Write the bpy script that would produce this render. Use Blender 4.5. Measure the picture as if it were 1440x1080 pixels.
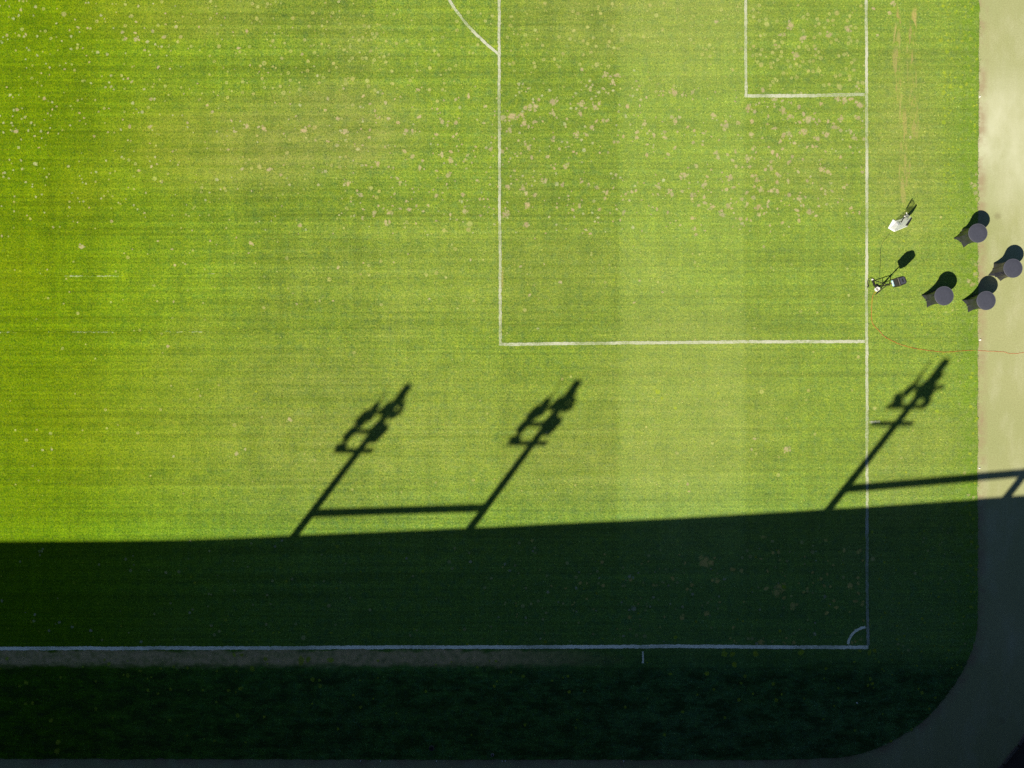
import bpy, bmesh, math, random
import numpy as np
from mathutils import Vector, Matrix

for o in list(bpy.data.objects):
    bpy.data.objects.remove(o, do_unlink=True)
scene = bpy.context.scene
col = scene.collection
R = math.radians

# ------------------------------------------------------------------ camera, sky, sun, exposure
S = 31.2                 # survey plan units per metre
CAM_H = 34.0             # drone height above the turf
SUN_EL, SHADOW_AZ = 44.0, 45.6      # shadows run towards +x +y
cot = 1.0 / math.tan(R(SUN_EL))
SHX, SHY = cot * math.cos(R(SHADOW_AZ)), cot * math.sin(R(SHADOW_AZ))

cam_d = bpy.data.cameras.new('drone_camera')
cam = bpy.data.objects.new('drone_camera', cam_d)
col.objects.link(cam)
cam.location = (0, 0, CAM_H)
cam.rotation_euler = (0, 0, 0)
cam_d.sensor_fit = 'HORIZONTAL'
cam_d.angle = 2 * math.atan((720 / S) / CAM_H)
cam_d.clip_end = 2000
scene.camera = cam
scene.render.resolution_x, scene.render.resolution_y = 1024, 768

world = bpy.data.worlds.new('World')
scene.world = world
world.use_nodes = True
wn = world.node_tree
wn.nodes.clear()
sky = wn.nodes.new('ShaderNodeTexSky')
sky.sky_type = 'NISHITA'
sky.sun_disc = False
sky.air_density = 0.6
sky.dust_density = 0.05
sky.ozone_density = 2.0
sky.sun_elevation = R(SUN_EL)
sd = Vector((-math.cos(R(SHADOW_AZ)), -math.sin(R(SHADOW_AZ))))
sky.sun_rotation = math.atan2(sd.x, sd.y)
bgn = wn.nodes.new('ShaderNodeBackground')
bgn.inputs['Strength'].default_value = 0.05
out = wn.nodes.new('ShaderNodeOutputWorld')
wn.links.new(sky.outputs[0], bgn.inputs['Color'])
wn.links.new(bgn.outputs[0], out.inputs['Surface'])

sun_d = bpy.data.lights.new('sun', 'SUN')
sun_d.energy = 5.0
sun_d.angle = R(0.5)
sun_d.color = (1.0, 0.87, 0.65)
sun = bpy.data.objects.new('sun', sun_d)
col.objects.link(sun)
to_sun = Vector((sd.x * math.cos(R(SUN_EL)), sd.y * math.cos(R(SUN_EL)), math.sin(R(SUN_EL))))
sun.rotation_euler = to_sun.to_track_quat('Z', 'Y').to_euler()
sun.location = to_sun * 120

scene.view_settings.view_transform = 'Standard'
scene.view_settings.look = 'None'
scene.view_settings.exposure = 1.10
scene.view_settings.gamma = 1.0
scene.view_settings.use_curve_mapping = False
cy_ = scene.cycles
cy_.max_bounces, cy_.diffuse_bounces, cy_.glossy_bounces, cy_.transmission_bounces, cy_.transparent_max_bounces = 3, 1, 1, 2, 6
cy_.use_denoising = False

rng = np.random.default_rng(11)
random.seed(5)


# ------------------------------------------------------------------ helpers
def P(px, py, z=0.0):
    """survey plan -> metres on the ground"""
    return Vector(((px - 720) / S, (540 - py) / S, z))


def tag(o, label=None, cat=None, group=None, kind=None):
    if label: o['label'] = label
    if cat: o['category'] = cat
    if group: o['group'] = group
    if kind: o['kind'] = kind
    return o


def empty(name, loc=(0, 0, 0), rz=0.0):
    o = bpy.data.objects.new(name, None)
    o.empty_display_size = 0.2
    o.location = loc
    o.rotation_euler = (0, 0, rz)
    col.objects.link(o)
    return o


def link(name, me, mat, parent=None):
    o = bpy.data.objects.new(name, me)
    if mat: me.materials.append(mat)
    col.objects.link(o)
    if parent: o.parent = parent
    return o


def from_bm(name, bm, mat, parent=None, smooth=False):
    me = bpy.data.meshes.new(name)
    bmesh.ops.recalc_face_normals(bm, faces=bm.faces)
    bm.to_mesh(me)
    bm.free()
    if smooth:
        for p in me.polygons: p.use_smooth = True
    return link(name, me, mat, parent)


def from_py(name, verts, faces, mat, parent=None, smooth=False):
    me = bpy.data.meshes.new(name)
    me.from_pydata([tuple(v) for v in verts], [], faces)
    me.update()
    if smooth:
        for p in me.polygons: p.use_smooth = True
    return link(name, me, mat, parent)


def bm_box(bm, size, mtx=Matrix.Identity(4), bevel=0.0):
    r = bmesh.ops.create_cube(bm, size=1.0)
    vs = r['verts']
    for v in vs:
        v.co = Vector((v.co.x * size[0], v.co.y * size[1], v.co.z * size[2]))
    if bevel:
        es = list({e for v in vs for e in v.link_edges})
        q = bmesh.ops.bevel(bm, geom=es, offset=bevel, segments=2, affect='EDGES')
        vs = list({v for f in q['faces'] for v in f.verts} | {v for v in vs if v.is_valid})
    for v in vs: v.co = mtx @ v.co
    return bm


def box(name, size, loc, mat, parent=None, rot=(0, 0, 0), bevel=0.0):
    bm = bmesh.new()
    from mathutils import Euler
    bm_box(bm, size, Matrix.Translation(loc) @ Euler(rot).to_matrix().to_4x4(), bevel)
    return from_bm(name, bm, mat, parent)


def bm_bar(bm, a, b, r0, r1=None, seg=8):
    a, b = Vector(a), Vector(b)
    r1 = r0 if r1 is None else r1
    d = b - a
    q = d.to_track_quat('Z', 'Y').to_matrix().to_4x4()
    bmesh.ops.create_cone(bm, cap_ends=True, segments=seg, radius1=r0, radius2=r1, depth=d.length,
                          matrix=Matrix.Translation((a + b) / 2) @ q)


def bar(name, a, b, r0, mat, parent=None, r1=None, seg=10):
    bm = bmesh.new()
    bm_bar(bm, a, b, r0, r1, seg)
    return from_bm(name, bm, mat, parent)


def smooth_path(pts, n):
    """Catmull-Rom through pts"""
    pts = [Vector(p) for p in pts]
    q = [pts[0] * 2 - pts[1]] + pts + [pts[-1] * 2 - pts[-2]]
    res = []
    for i in range(1, len(q) - 2):
        for k in range(n):
            t = k / n
            p0, p1, p2, p3 = q[i - 1], q[i], q[i + 1], q[i + 2]
            res.append(0.5 * ((2 * p1) + (p2 - p0) * t + (2 * p0 - 5 * p1 + 4 * p2 - p3) * t * t + (3 * p1 - p0 - 3 * p2 + p3) * t ** 3))
    res.append(pts[-1])
    return res


def tube(name, pts, r, mat, parent=None, seg=6):
    vs, fs = [], []
    n = len(pts)
    for i, p in enumerate(pts):
        d = (pts[min(i + 1, n - 1)] - pts[max(i - 1, 0)]).normalized()
        s = d.cross(Vector((0, 0, 1)))
        s = s.normalized() if s.length > 1e-4 else Vector((1, 0, 0))
        u = s.cross(d)
        for k in range(seg):
            a = 2 * math.pi * k / seg
            vs.append(p + s * (r * math.cos(a)) + u * (r * math.sin(a)))
    for i in range(n - 1):
        for k in range(seg):
            fs.append((i * seg + k, i * seg + (k + 1) % seg, (i + 1) * seg + (k + 1) % seg, (i + 1) * seg + k))
    fs.append(tuple(range(seg))[::-1])
    fs.append(tuple(range((n - 1) * seg, n * seg)))
    return from_py(name, vs, fs, mat, parent, True)


# ------------------------------------------------------------------ materials
class NT:
    def __init__(self, name):
        self.m = bpy.data.materials.new(name)
        self.m.use_nodes = True
        self.t = self.m.node_tree
        self.t.nodes.clear()

    def n(self, typ, **kw):
        nd = self.t.nodes.new(typ)
        for k, v in kw.items():
            setattr(nd, k, v)
        return nd

    def l(self, a, b):
        self.t.links.new(a, b)

    def setin(self, sock, v):
        if isinstance(v, bpy.types.NodeSocket):
            self.l(v, sock)
        else:
            sock.default_value = v

    def math(self, op, a, b=0.0, c=None, clamp=False):
        nd = self.n('ShaderNodeMath', operation=op, use_clamp=clamp)
        self.setin(nd.inputs[0], a)
        self.setin(nd.inputs[1], b)
        if c is not None: self.setin(nd.inputs[2], c)
        return nd.outputs[0]

    def mix(self, f, a, b, blend='MIX'):
        nd = self.n('ShaderNodeMix', data_type='RGBA', blend_type=blend)
        self.setin(nd.inputs['Factor'], f)
        for s, v in ((nd.inputs[6], a), (nd.inputs[7], b)):
            if not isinstance(v, bpy.types.NodeSocket) and len(v) == 3: v = (*v, 1)
            self.setin(s, v)
        return nd.outputs[2]

    def rng(self, v, a, b, c=0.0, d=1.0, smooth=False):
        nd = self.n('ShaderNodeMapRange', interpolation_type='SMOOTHSTEP' if smooth else 'LINEAR')
        self.setin(nd.inputs[0], v)
        for i, x in enumerate((a, b, c, d)): self.setin(nd.inputs[i + 1], x)
        return nd.outputs[0]

    def noise(self, vec, scale, detail=3.0, rough=0.55, dist=0.0):
        nd = self.n('ShaderNodeTexNoise')
        self.l(vec, nd.inputs['Vector'])
        nd.inputs['Scale'].default_value = scale
        nd.inputs['Detail'].default_value = detail
        nd.inputs['Roughness'].default_value = rough
        nd.inputs['Distortion'].default_value = dist
        return nd.outputs['Fac']

    def pos(self):
        return self.n('ShaderNodeNewGeometry').outputs['Position']

    def scaled(self, vec, sx, sy, sz=1.0, off=(0, 0, 0)):
        nd = self.n('ShaderNodeMapping')
        self.l(vec, nd.inputs['Vector'])
        nd.inputs['Scale'].default_value = (sx, sy, sz)
        nd.inputs['Location'].default_value = off
        return nd.outputs[0]

    def attr(self, name, out='Fac'):
        nd = self.n('ShaderNodeAttribute', attribute_name=name)
        return nd.outputs[out]

    def bsdf(self, color, rough=0.9, spec=0.1, normal=None, **kw):
        b = self.n('ShaderNodeBsdfPrincipled')
        if not isinstance(color, bpy.types.NodeSocket) and len(color) == 3: color = (*color, 1)
        self.setin(b.inputs['Base Color'], color)
        self.setin(b.inputs['Roughness'], rough)
        b.inputs['Specular IOR Level'].default_value = spec
        for k, v in kw.items(): self.setin(b.inputs[k], v)
        if normal: self.l(normal, b.inputs['Normal'])
        return b.outputs[0]

    def bump(self, h, strength=0.3, dist=0.02):
        nd = self.n('ShaderNodeBump')
        nd.inputs['Strength'].default_value = strength
        nd.inputs['Distance'].default_value = dist
        self.l(h, nd.inputs['Height'])
        return nd.outputs[0]

    def done(self, shader):
        o = self.n('ShaderNodeOutputMaterial')
        self.l(shader, o.inputs['Surface'])
        return self.m


SOIL = (0.27, 0.205, 0.115)
DRY_SPOTS = [(320, 205, 150, 60, .40), (255, 15, 130, 40, .28), (470, 180, 110, 60, .34), (420, 600, 330, 110, .22), (960, 560, 130, 120, .20),
             (860, 640, 190, 70, .22), (1270, 220, 50, 130, .25), (640, 380, 260, 70, .15), (900, 20, 160, 60, .25)]


def turf_color(m):
    p = m.pos()
    sep = m.n('ShaderNodeSeparateXYZ')
    m.l(p, sep.inputs[0])
    x, y = sep.outputs[0], sep.outputs[1]
    flat = m.scaled(p, 1, 1, 0)
    nf = m.noise(flat, 12, 2, 0.8)
    nfm = m.noise(flat, 3.4, 2, 0.6)
    nm = m.noise(flat, 0.9, 3, 0.6)
    nl = m.noise(flat, 0.16, 1, 0.5)
    c = m.mix(m.rng(nf, .30, .70), (0.056, 0.118, 0.012), (0.168, 0.246, 0.030))
    # yellow and straw flecks
    fl = m.noise(m.scaled(flat, 1, 1, 1, (31, 7, 0)), 15, 2, 0.6)
    c = m.mix(m.rng(fl, .57, .72, 0, .50), c, (0.30, 0.275, 0.060))
    c = m.mix(m.rng(fl, .43, .28, 0, .42), c, (0.024, 0.078, 0.010))
    # cooler and warmer tufts
    c = m.mix(m.rng(nfm, .48, .34, 0, .45), c, m.mix(1.0, c, (.78, .98, 1.9), 'MULTIPLY'))
    c = m.mix(m.rng(nm, .50, .34, 0, .2), c, m.mix(1.0, c, (.80, .96, 1.5), 'MULTIPLY'))
    c = m.mix(m.rng(nfm, .54, .70, 0, .45), c, m.mix(1.0, c, (1.12, 1.0, .45), 'MULTIPLY'))
    # uneven growth
    g = m.math('MULTIPLY', m.rng(nm, .25, .75, .87, 1.13), m.rng(nfm, .25, .75, .86, 1.14))
    st = m.noise(m.scaled(flat, .07, 3.1, 1), 1.0, 2, 0.75)
    g = m.math('MULTIPLY', g, m.rng(st, .25, .75, .84, 1.16))
    fine_l = m.noise(m.scaled(flat, .04, 8.5, 1, (5, 0, 0)), 1.0, 0, 0.5)
    g = m.math('MULTIPLY', g, m.rng(fine_l, .3, .7, .90, 1.10))
    st3 = m.noise(m.scaled(flat, .03, .55, 1, (0, 4, 0)), 1.0, 1, 0.5)
    g = m.math('MULTIPLY', g, m.rng(st3, .3, .7, .94, 1.06))
    st2 = m.noise(m.scaled(flat, 4.2, .09, 1), 1.0, 1, 0.6)
    g = m.math('MULTIPLY', g, m.rng(st2, .25, .75, .92, 1.08))
    # mowing passes, one goal-area depth wide, laid alternately
    ramp = m.n('ShaderNodeValToRGB')
    m.l(m.rng(x, -24, 24), ramp.inputs[0])
    cr = ramp.color_ramp
    edges = [(-24, .86), (145, 1.0), (345, .90), (525, 1.02), (702, .90), (870, 1.11), (1048, .98), (1219, 1.02), (1375, 1.02)]
    els = []
    for i, (e, v) in enumerate(edges):
        t0 = ((e - 720) / S + 24) / 48 if i else 0.0
        els.append((max(0, t0), v))
    cr.elements[0].position = 0.0
    cr.elements[0].color = (els[0][1],) * 3 + (1,)
    first = True
    for i in range(1, len(els)):
        w = .0035 if i > 3 else .010
        for t, v in ((els[i][0] - w, els[i - 1][1]), (els[i][0] + w, els[i][1])):
            if first:
                e = cr.elements[1]; e.position = min(t, 1); first = False
            else:
                e = cr.elements.new(min(t, 1))
            e.color = (v, v, v, 1)
    # the stripe varies along its length and is faded where the stand's shade lies
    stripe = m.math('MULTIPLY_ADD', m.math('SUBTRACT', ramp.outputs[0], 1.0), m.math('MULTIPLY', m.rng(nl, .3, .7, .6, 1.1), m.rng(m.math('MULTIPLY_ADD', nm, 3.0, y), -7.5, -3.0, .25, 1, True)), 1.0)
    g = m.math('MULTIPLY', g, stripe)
    gc = m.n('ShaderNodeCombineColor')
    for i in range(3): m.l(g, gc.inputs[i])
    c = m.mix(1.0, c, gc.outputs[0], 'MULTIPLY')
    c = m.mix(m.rng(stripe, 1.0, 1.12, 0, .20), c, (0.195, 0.258, 0.080))
    c = m.mix(m.rng(x, -6, 12, 0, .15, True), c, (0.180, 0.248, 0.080))
    # worn and dry areas
    dry = m.rng(nl, .52, .75, 0, .22)
    for (cx, cy, rx, ry, a) in DRY_SPOTS:
        q = P(cx, cy)
        dx = m.math('MULTIPLY_ADD', x, S / rx, -q.x * S / rx)
        dy = m.math('MULTIPLY_ADD', y, S / ry, -q.y * S / ry)
        r2 = m.math('MULTIPLY_ADD', dx, dx, m.math('MULTIPLY', dy, dy))
        dry = m.math('MAXIMUM', dry, m.rng(r2, 0, 2.2, a, 0, True))
    dry = m.math('MULTIPLY', m.math('MULTIPLY', dry, m.rng(nf, .35, .65, .5, 1.3)), m.math('MULTIPLY', m.rng(st, .3, .7, .45, 1.35), m.rng(nm, .3, .7, .5, 1.3)))
    c = m.mix(m.math('MINIMUM', dry, .7), c, (0.225, 0.225, 0.085))
    # deeper green towards the left end of the pitch, and the well watered verge by the track
    left_green = m.rng(x, -22, -7, 1.0, 0, True)
    c = m.mix(left_green, c, m.mix(1.0, c, (0.82, 0.90, 0.06), 'MULTIPLY'))
    vx = m.rng(x, P(1325, 0).x, P(1374, 0).x, 0, .6, True)
    c = m.mix(m.math('MULTIPLY', vx, m.rng(nfm, .35, .65)), c, (0.062, 0.150, 0.007))
    # cool blue-green shade tint put into the turf on the stand side
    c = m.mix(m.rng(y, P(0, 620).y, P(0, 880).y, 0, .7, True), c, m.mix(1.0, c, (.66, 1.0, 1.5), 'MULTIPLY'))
    # darker, bluer tint over the coarse grass outside the touchline and round the corner
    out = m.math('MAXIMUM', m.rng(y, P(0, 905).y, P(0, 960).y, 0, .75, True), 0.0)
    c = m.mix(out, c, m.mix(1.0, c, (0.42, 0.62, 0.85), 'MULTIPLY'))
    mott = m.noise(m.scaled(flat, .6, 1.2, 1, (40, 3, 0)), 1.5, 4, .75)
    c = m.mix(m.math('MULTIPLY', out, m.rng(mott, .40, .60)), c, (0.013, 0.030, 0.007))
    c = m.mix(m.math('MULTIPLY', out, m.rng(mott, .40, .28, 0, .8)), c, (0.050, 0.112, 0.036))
    # linesman's worn path beside the touchline
    wob = m.math('MULTIPLY', m.math('SUBTRACT', m.noise(m.scaled(flat, .5, 1, 1), 2.2, 2, .6), .5), .55)
    yy = m.math('ADD', y, wob)
    band = m.math('MULTIPLY', m.rng(yy, P(0, 912).y, P(0, 917).y, 0, 1, True), m.rng(yy, P(0, 940).y, P(0, 931).y, 0, 1, True))
    band = m.math('MULTIPLY', band, m.rng(m.math('MULTIPLY_ADD', wob, 6.0, x), P(880, 0).x, P(660, 0).x, 0, 1))
    band = m.math('MULTIPLY', band, m.rng(nfm, .3, .6, .45, .98))
    c = m.mix(band, c, (0.40, 0.32, 0.16))
    # small grain
    return c, nf, p


def make_turf(name, wear=False, line=None, blade=False):
    m = NT(name)
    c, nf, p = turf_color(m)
    if wear:
        w = m.attr('wear')
        nn = m.noise(p, 11, 3, .7)
        f = m.rng(m.math('ADD', w, m.math('MULTIPLY', m.math('SUBTRACT', nn, .5), 1.7)), .30, 1.15, 0, .84)
        f = m.math('MULTIPLY', f, m.rng(w, 0, .12))
        tone = m.attr('tone', 'Color')
        tone = m.mix(m.rng(m.noise(p, 22, 2, .6), .3, .7, 0, .35), tone, m.mix(1.0, tone, (.55, .62, .5), 'MULTIPLY'))
        c = m.mix(f, c, tone)
    if line is not None:
        lo, hi, tint = line
        ed = m.attr('edge')
        nn = m.noise(p, 11, 4, .7)
        k = m.noise(p, .45, 3, .6)
        f = m.math('ADD', m.math('MULTIPLY', nn, 1.0), m.math('MULTIPLY', m.math('SUBTRACT', k, .5), 1.5))
        f = m.rng(f, .30, .70, lo, hi)
        f = m.math('ADD', f, m.math('MULTIPLY', ed, .10), clamp=True)
        c = m.mix(f, c, tint)
    if blade:
        # every blade has its own age: fresh, mid or straw
        sh = m.attr('shade', 'Color')
        c = m.mix(1.0, c, sh, 'MULTIPLY')
        b = m.bsdf(c, .6, .15)
        return m.done(b)
    nb = m.noise(p, 30, 3, .7)
    return m.done(m.bsdf(c, .95, .05, m.bump(nb, .5, .03)))


M = {}
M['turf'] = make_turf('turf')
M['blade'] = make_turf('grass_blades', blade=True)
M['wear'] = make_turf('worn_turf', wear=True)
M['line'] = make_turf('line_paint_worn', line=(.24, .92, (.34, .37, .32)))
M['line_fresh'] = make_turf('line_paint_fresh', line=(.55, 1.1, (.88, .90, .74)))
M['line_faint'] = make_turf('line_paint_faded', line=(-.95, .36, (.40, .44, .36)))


def mat_track():
    m = NT('track_surface')
    p = m.pos()
    f = m.scaled(p, 1, 1, 0)
    c = m.mix(m.rng(m.noise(f, .22, 3, .55), .35, .65), (0.220, 0.252, 0.128), (0.250, 0.276, 0.150))
    c = m.mix(m.rng(m.noise(m.scaled(f, 1, .4, 1, (9, 0, 0)), .9, 4, .65), .48, .75, 0, .45), c, (0.35, 0.375, 0.28))
    c = m.mix(m.rng(m.noise(m.scaled(f, 1, .45, 1, (2, 5, 0)), .5, 3, .6), .50, .72, 0, .40), c, (0.190, 0.230, 0.105))
    c = m.mix(m.rng(m.noise(f, 14, 4, .7), .35, .7, 0, .30), c, (0.13, 0.12, 0.06))
    g = m.rng(m.noise(f, 26, 3, .7), .3, .7, .85, 1.15)
    gc = m.n('ShaderNodeCombineColor')
    for i in range(3): m.l(g, gc.inputs[i])
    c = m.mix(1.0, c, gc.outputs[0], 'MULTIPLY')
    sp = m.n('ShaderNodeSeparateXYZ')
    m.l(p, sp.inputs[0])
    yb = m.math('MULTIPLY', m.rng(sp.outputs[1], P(0, 330).y, P(0, 220).y, 0, 1, True), m.rng(sp.outputs[1], P(0, 60).y, P(0, 170).y, 0, 1, True))
    c = m.mix(m.math('MULTIPLY', yb, m.rng(m.noise(m.scaled(f, 1, .5, 1), .8, 4, .6), .3, .7, .2, .8)), c, (0.38, 0.41, 0.32))
    # dusty brown seam along the edge of the grass
    e = m.attr('edge')
    c = m.mix(m.math('MULTIPLY', e, m.rng(m.noise(f, 1.1, 4, .7), .40, .62, 0, .75)), c, (0.20, 0.155, 0.105))
    st = m.n('ShaderNodeTexVoronoi')
    m.l(f, st.inputs['Vector'])
    st.inputs['Scale'].default_value = .45
    c = m.mix(m.rng(st.outputs['Distance'], .05, .10, .35, 0), c, (0.10, 0.085, 0.05))
    return m.done(m.bsdf(c, .95, .05, m.bump(m.noise(f, 60, 3, .6), .3, .01)))


def simple(name, c, rough=.6, spec=.4, var=.15, scale=8, metallic=0.0, bump=0.0):
    m = NT(name)
    tc = m.n('ShaderNodeTexCoord').outputs['Object']
    n = m.noise(tc, scale, 4, .6)
    a = tuple(x * (1 - var) for x in c)
    b = tuple(min(1, x * (1 + var)) for x in c)
    cc = m.mix(m.rng(n, .3, .7), a, b)
    nrm = m.bump(n, bump, .01) if bump else None
    return m.done(m.bsdf(cc, rough, spec, nrm, Metallic=metallic))


def acrylic(name, c, alpha):
    m = NT(name)
    b = m.bsdf(c, .18, .5)
    t = m.n('ShaderNodeBsdfTransparent')
    tl = m.n('ShaderNodeBsdfTranslucent')
    tl.inputs[0].default_value = (*c, 1)
    a = m.n('ShaderNodeMixShader'); a.inputs[0].default_value = .35
    m.l(b, a.inputs[1]); m.l(tl.outputs[0], a.inputs[2])
    x = m.n('ShaderNodeMixShader')
    n = m.noise(m.n('ShaderNodeTexCoord').outputs['Object'], 5, 3, .6)
    m.l(m.rng(n, .3, .7, alpha - .12, alpha + .12), x.inputs[0])
    m.l(t.outputs[0], x.inputs[1]); m.l(a.outputs[0], x.inputs[2])
    return m.done(x.outputs[0])


M['track'] = mat_track()
M['ground'] = simple('dark_asphalt', (.050, .042, .034), .9, .2, .25, .8, bump=.2)
M['kerb'] = simple('kerb_concrete', (.085, .075, .065), .9, .2, .25, 3)
M['concrete'] = simple('stand_concrete', (.20, .20, .19), .9, .2, .2, .5)
M['roofing'] = simple('roof_sheet', (.16, .165, .17), .7, .3, .15, .6)
M['steel'] = simple('galvanised_steel', (.30, .31, .32), .45, .5, .12, 4, metallic=.6)
M['lamp_body'] = simple('lamp_housing', (.18, .18, .19), .5, .5, .1, 4)
M['lamp_glass'] = simple('lamp_glass', (.5, .52, .55), .1, .6, .05, 4)
M['seat'] = simple('seat_plastic', (.05, .09, .22), .5, .4, .15, 2)
M['orange'] = simple('cable_orange', (.40, .085, .035), .5, .3, .1, 6)
M['black'] = simple('black_plastic', (.012, .012, .013), .5, .4, .2, 30)
M['white'] = simple('white_plastic', (.60, .62, .64), .5, .4, .08, 12)
M['grille'] = simple('speaker_grille', (.020, .021, .026), .6, .3, .25, 60, bump=.3)
M['top_cloth'] = simple('table_top_cloth', (.033, .038, .060), .75, .25, .12, 14, bump=.05)
M['rim'] = simple('table_rim', (.060, .066, .095), .6, .35, .1, 10)
M['cyan'] = simple('cyan_panel', (.24, .42, .56), .35, .5, .12, 20)
M['chrome'] = simple('steel_foot', (.45, .45, .47), .3, .5, .05, 8, metallic=.9)
M['rust'] = simple('copper_red_clamp', (.12, .035, .02), .5, .4, .2, 20)
M['acrylic'] = acrylic('frosted_acrylic', (.86, .91, .97), .93)
M['acrylic_clear'] = acrylic('clear_acrylic', (.55, .60, .60), .28)


def mat_spandex():
    m = NT('stretch_cover')
    tc = m.n('ShaderNodeTexCoord').outputs['Object']
    n = m.noise(tc, 3.5, 3, .6, .6)
    c = m.mix(m.rng(n, .3, .7), (.010, .011, .017), (.026, .028, .042))
    w = m.noise(m.scaled(tc, 1, 1, .25), 9, 3, .6)
    b = m.bsdf(c, .36, .40, m.bump(w, .4, .05))
    return m.done(b)


M['spandex'] = mat_spandex()

# ------------------------------------------------------------------ ground, track, turf
def struct(o, label=None):
    o['kind'] = 'structure'
    if label: o['label'] = label
    return o


vs = [(-700, -700, -.09), (700, -700, -.09), (700, 700, -.09), (-700, 700, -.09)]
struct(from_py('ground', vs, [(0, 1, 2, 3)], M['ground']))

corner = [(1374.8, 700), (1375, 800), (1374.8, 862), (1373.6, 885), (1370.3, 903), (1360.3, 930), (1345, 958), (1329, 980.5), (1318, 993.5),
          (1298, 1013.5), (1262, 1038), (1225.5, 1055), (1192, 1063.5), (1140, 1067.3), (1060, 1068.3)]
edge_px = [(1376.5, -1100), (1376.8, -400), (1377, 0), (1376.2, 150), (1375.5, 230), (1375.3, 300), (1375, 500)] + corner + [(700, 1068.3), (300, 1067.6), (0, 1067), (-900, 1065)]
edge = [p for p in smooth_path([P(*q) for q in edge_px], 7)]
# densify and wobble the turf edge a little
fine = []
for a, b in zip(edge, edge[1:]):
    n = max(1, int((b - a).length / .22)) if -25 < a.x < 25 and -20 < a.y < 25 else 1
    for k in range(n): fine.append(a.lerp(b, k / n))
fine.append(edge[-1])
turf_edge = []
for i, p in enumerate(fine):
    a, b = fine[max(0, i - 1)], fine[min(len(fine) - 1, i + 1)]
    t = (b - a).normalized()
    nrm = Vector((t.y, -t.x, 0))
    turf_edge.append(p + nrm * random.gauss(0, .014))

# turf: big polygon from edge to far left/top; a lip falls to the track
far = [Vector((-95, edge[-1].y, 0)), Vector((-95, edge[0].y, 0))]
bm = bmesh.new()
loop = [bm.verts.new((p.x, p.y, 0)) for p in turf_edge]
f2 = [bm.verts.new((p.x, p.y, 0)) for p in far]
bm.faces.new(loop + f2)
low = [bm.verts.new((p.x, p.y, -.055)) for p in turf_edge]
for i in range(len(loop) - 1):
    bm.faces.new((loop[i], low[i], low[i + 1], loop[i + 1]))
bmesh.ops.triangulate(bm, faces=[f for f in bm.faces if len(f.verts) > 4])
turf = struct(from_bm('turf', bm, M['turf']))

# track ring: from under the turf lip out to the kerb
W = 3.95
vs, fs, at = [], [], []
for i, p in enumerate(edge):
    a, b = edge[max(0, i - 1)], edge[min(len(edge) - 1, i + 1)]
    t = (b - a).normalized()
    n = Vector((-t.y, t.x, 0))          # travelling down/left: outward is to the left of the heading
    if (p + n).length < p.length: n = -n
    for d, e in ((-.3, 1), (.0, 1), (.22, .9), (.5, 0), (1.6, 0), (W, 0)):
        q = p + n * d
        vs.append((q.x, q.y, -.03)); at.append(e)
for i in range(len(edge) - 1):
    for k in range(5):
        fs.append((i * 6 + k, i * 6 + k + 1, (i + 1) * 6 + k + 1, (i + 1) * 6 + k))
tr = struct(from_py('track', vs, fs, M['track']))
a = tr.data.attributes.new('edge', 'FLOAT', 'POINT')
a.data.foreach_set('value', at)
# outer kerb: a row of kerb stones
outer = [Vector(vs[i * 6 + 5]) for i in range(len(edge))]
kerb = struct(empty('kerb', (0, 0, 0)))
acc = []
for a_, b_ in zip(outer, outer[1:]):
    L = (b_ - a_).length
    n = max(1, int(L / .1))
    acc += [a_.lerp(b_, k / n) for k in range(n)]
seg_pts, d = [acc[0]], 0
for a_, b_ in zip(acc, acc[1:]):
    d += (b_ - a_).length
    if d >= 1.0:
        seg_pts.append(b_); d = 0
stone = bmesh.new()
bm_box(stone, (.985, .12, .16), Matrix.Identity(4), .012)
stone_me = bpy.data.meshes.new('kerb_stone')
stone.to_mesh(stone_me); stone.free()
stone_me.materials.append(M['kerb'])
for a_, b_ in zip(seg_pts, seg_pts[1:]):
    c = (a_ + b_) / 2
    if not (5 < c.x < 32 and -24 < c.y < 20): continue
    o = bpy.data.objects.new('kerb_stone', stone_me)
    col.objects.link(o)
    t = (b_ - a_).normalized()
    o.location = (c.x, c.y, -.03 + random.uniform(-.004, .004))
    o.rotation_euler = (0, 0, math.atan2(t.y, t.x))
    o.parent = kerb

# ------------------------------------------------------------------ pitch markings
MASK_RES = .04
MX0, MY0 = -25.0, -18.6
MW, MH = int(50 / MASK_RES), int(38 / MASK_RES)
mask = np.zeros((MH, MW), np.float32)     # where blades are sparse


def mask_disc(x, y, rx, ry, rot, v):
    r = max(rx, ry)
    i0, i1 = int((x - r - MX0) / MASK_RES), int((x + r - MX0) / MASK_RES) + 2
    j0, j1 = int((y - r - MY0) / MASK_RES), int((y + r - MY0) / MASK_RES) + 2
    i0, j0 = max(i0, 0), max(j0, 0)
    i1, j1 = min(i1, MW), min(j1, MH)
    if i0 >= i1 or j0 >= j1: return
    X, Y = np.meshgrid(MX0 + (np.arange(i0, i1) + .5) * MASK_RES - x, MY0 + (np.arange(j0, j1) + .5) * MASK_RES - y)
    c, s = math.cos(rot), math.sin(rot)
    u, w = (X * c + Y * s) / rx, (-X * s + Y * c) / ry
    sub = mask[j0:j1, i0:i1]
    sub[(u * u + w * w) < 1] = np.maximum(sub[(u * u + w * w) < 1], v)


LZ = [.010]


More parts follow.
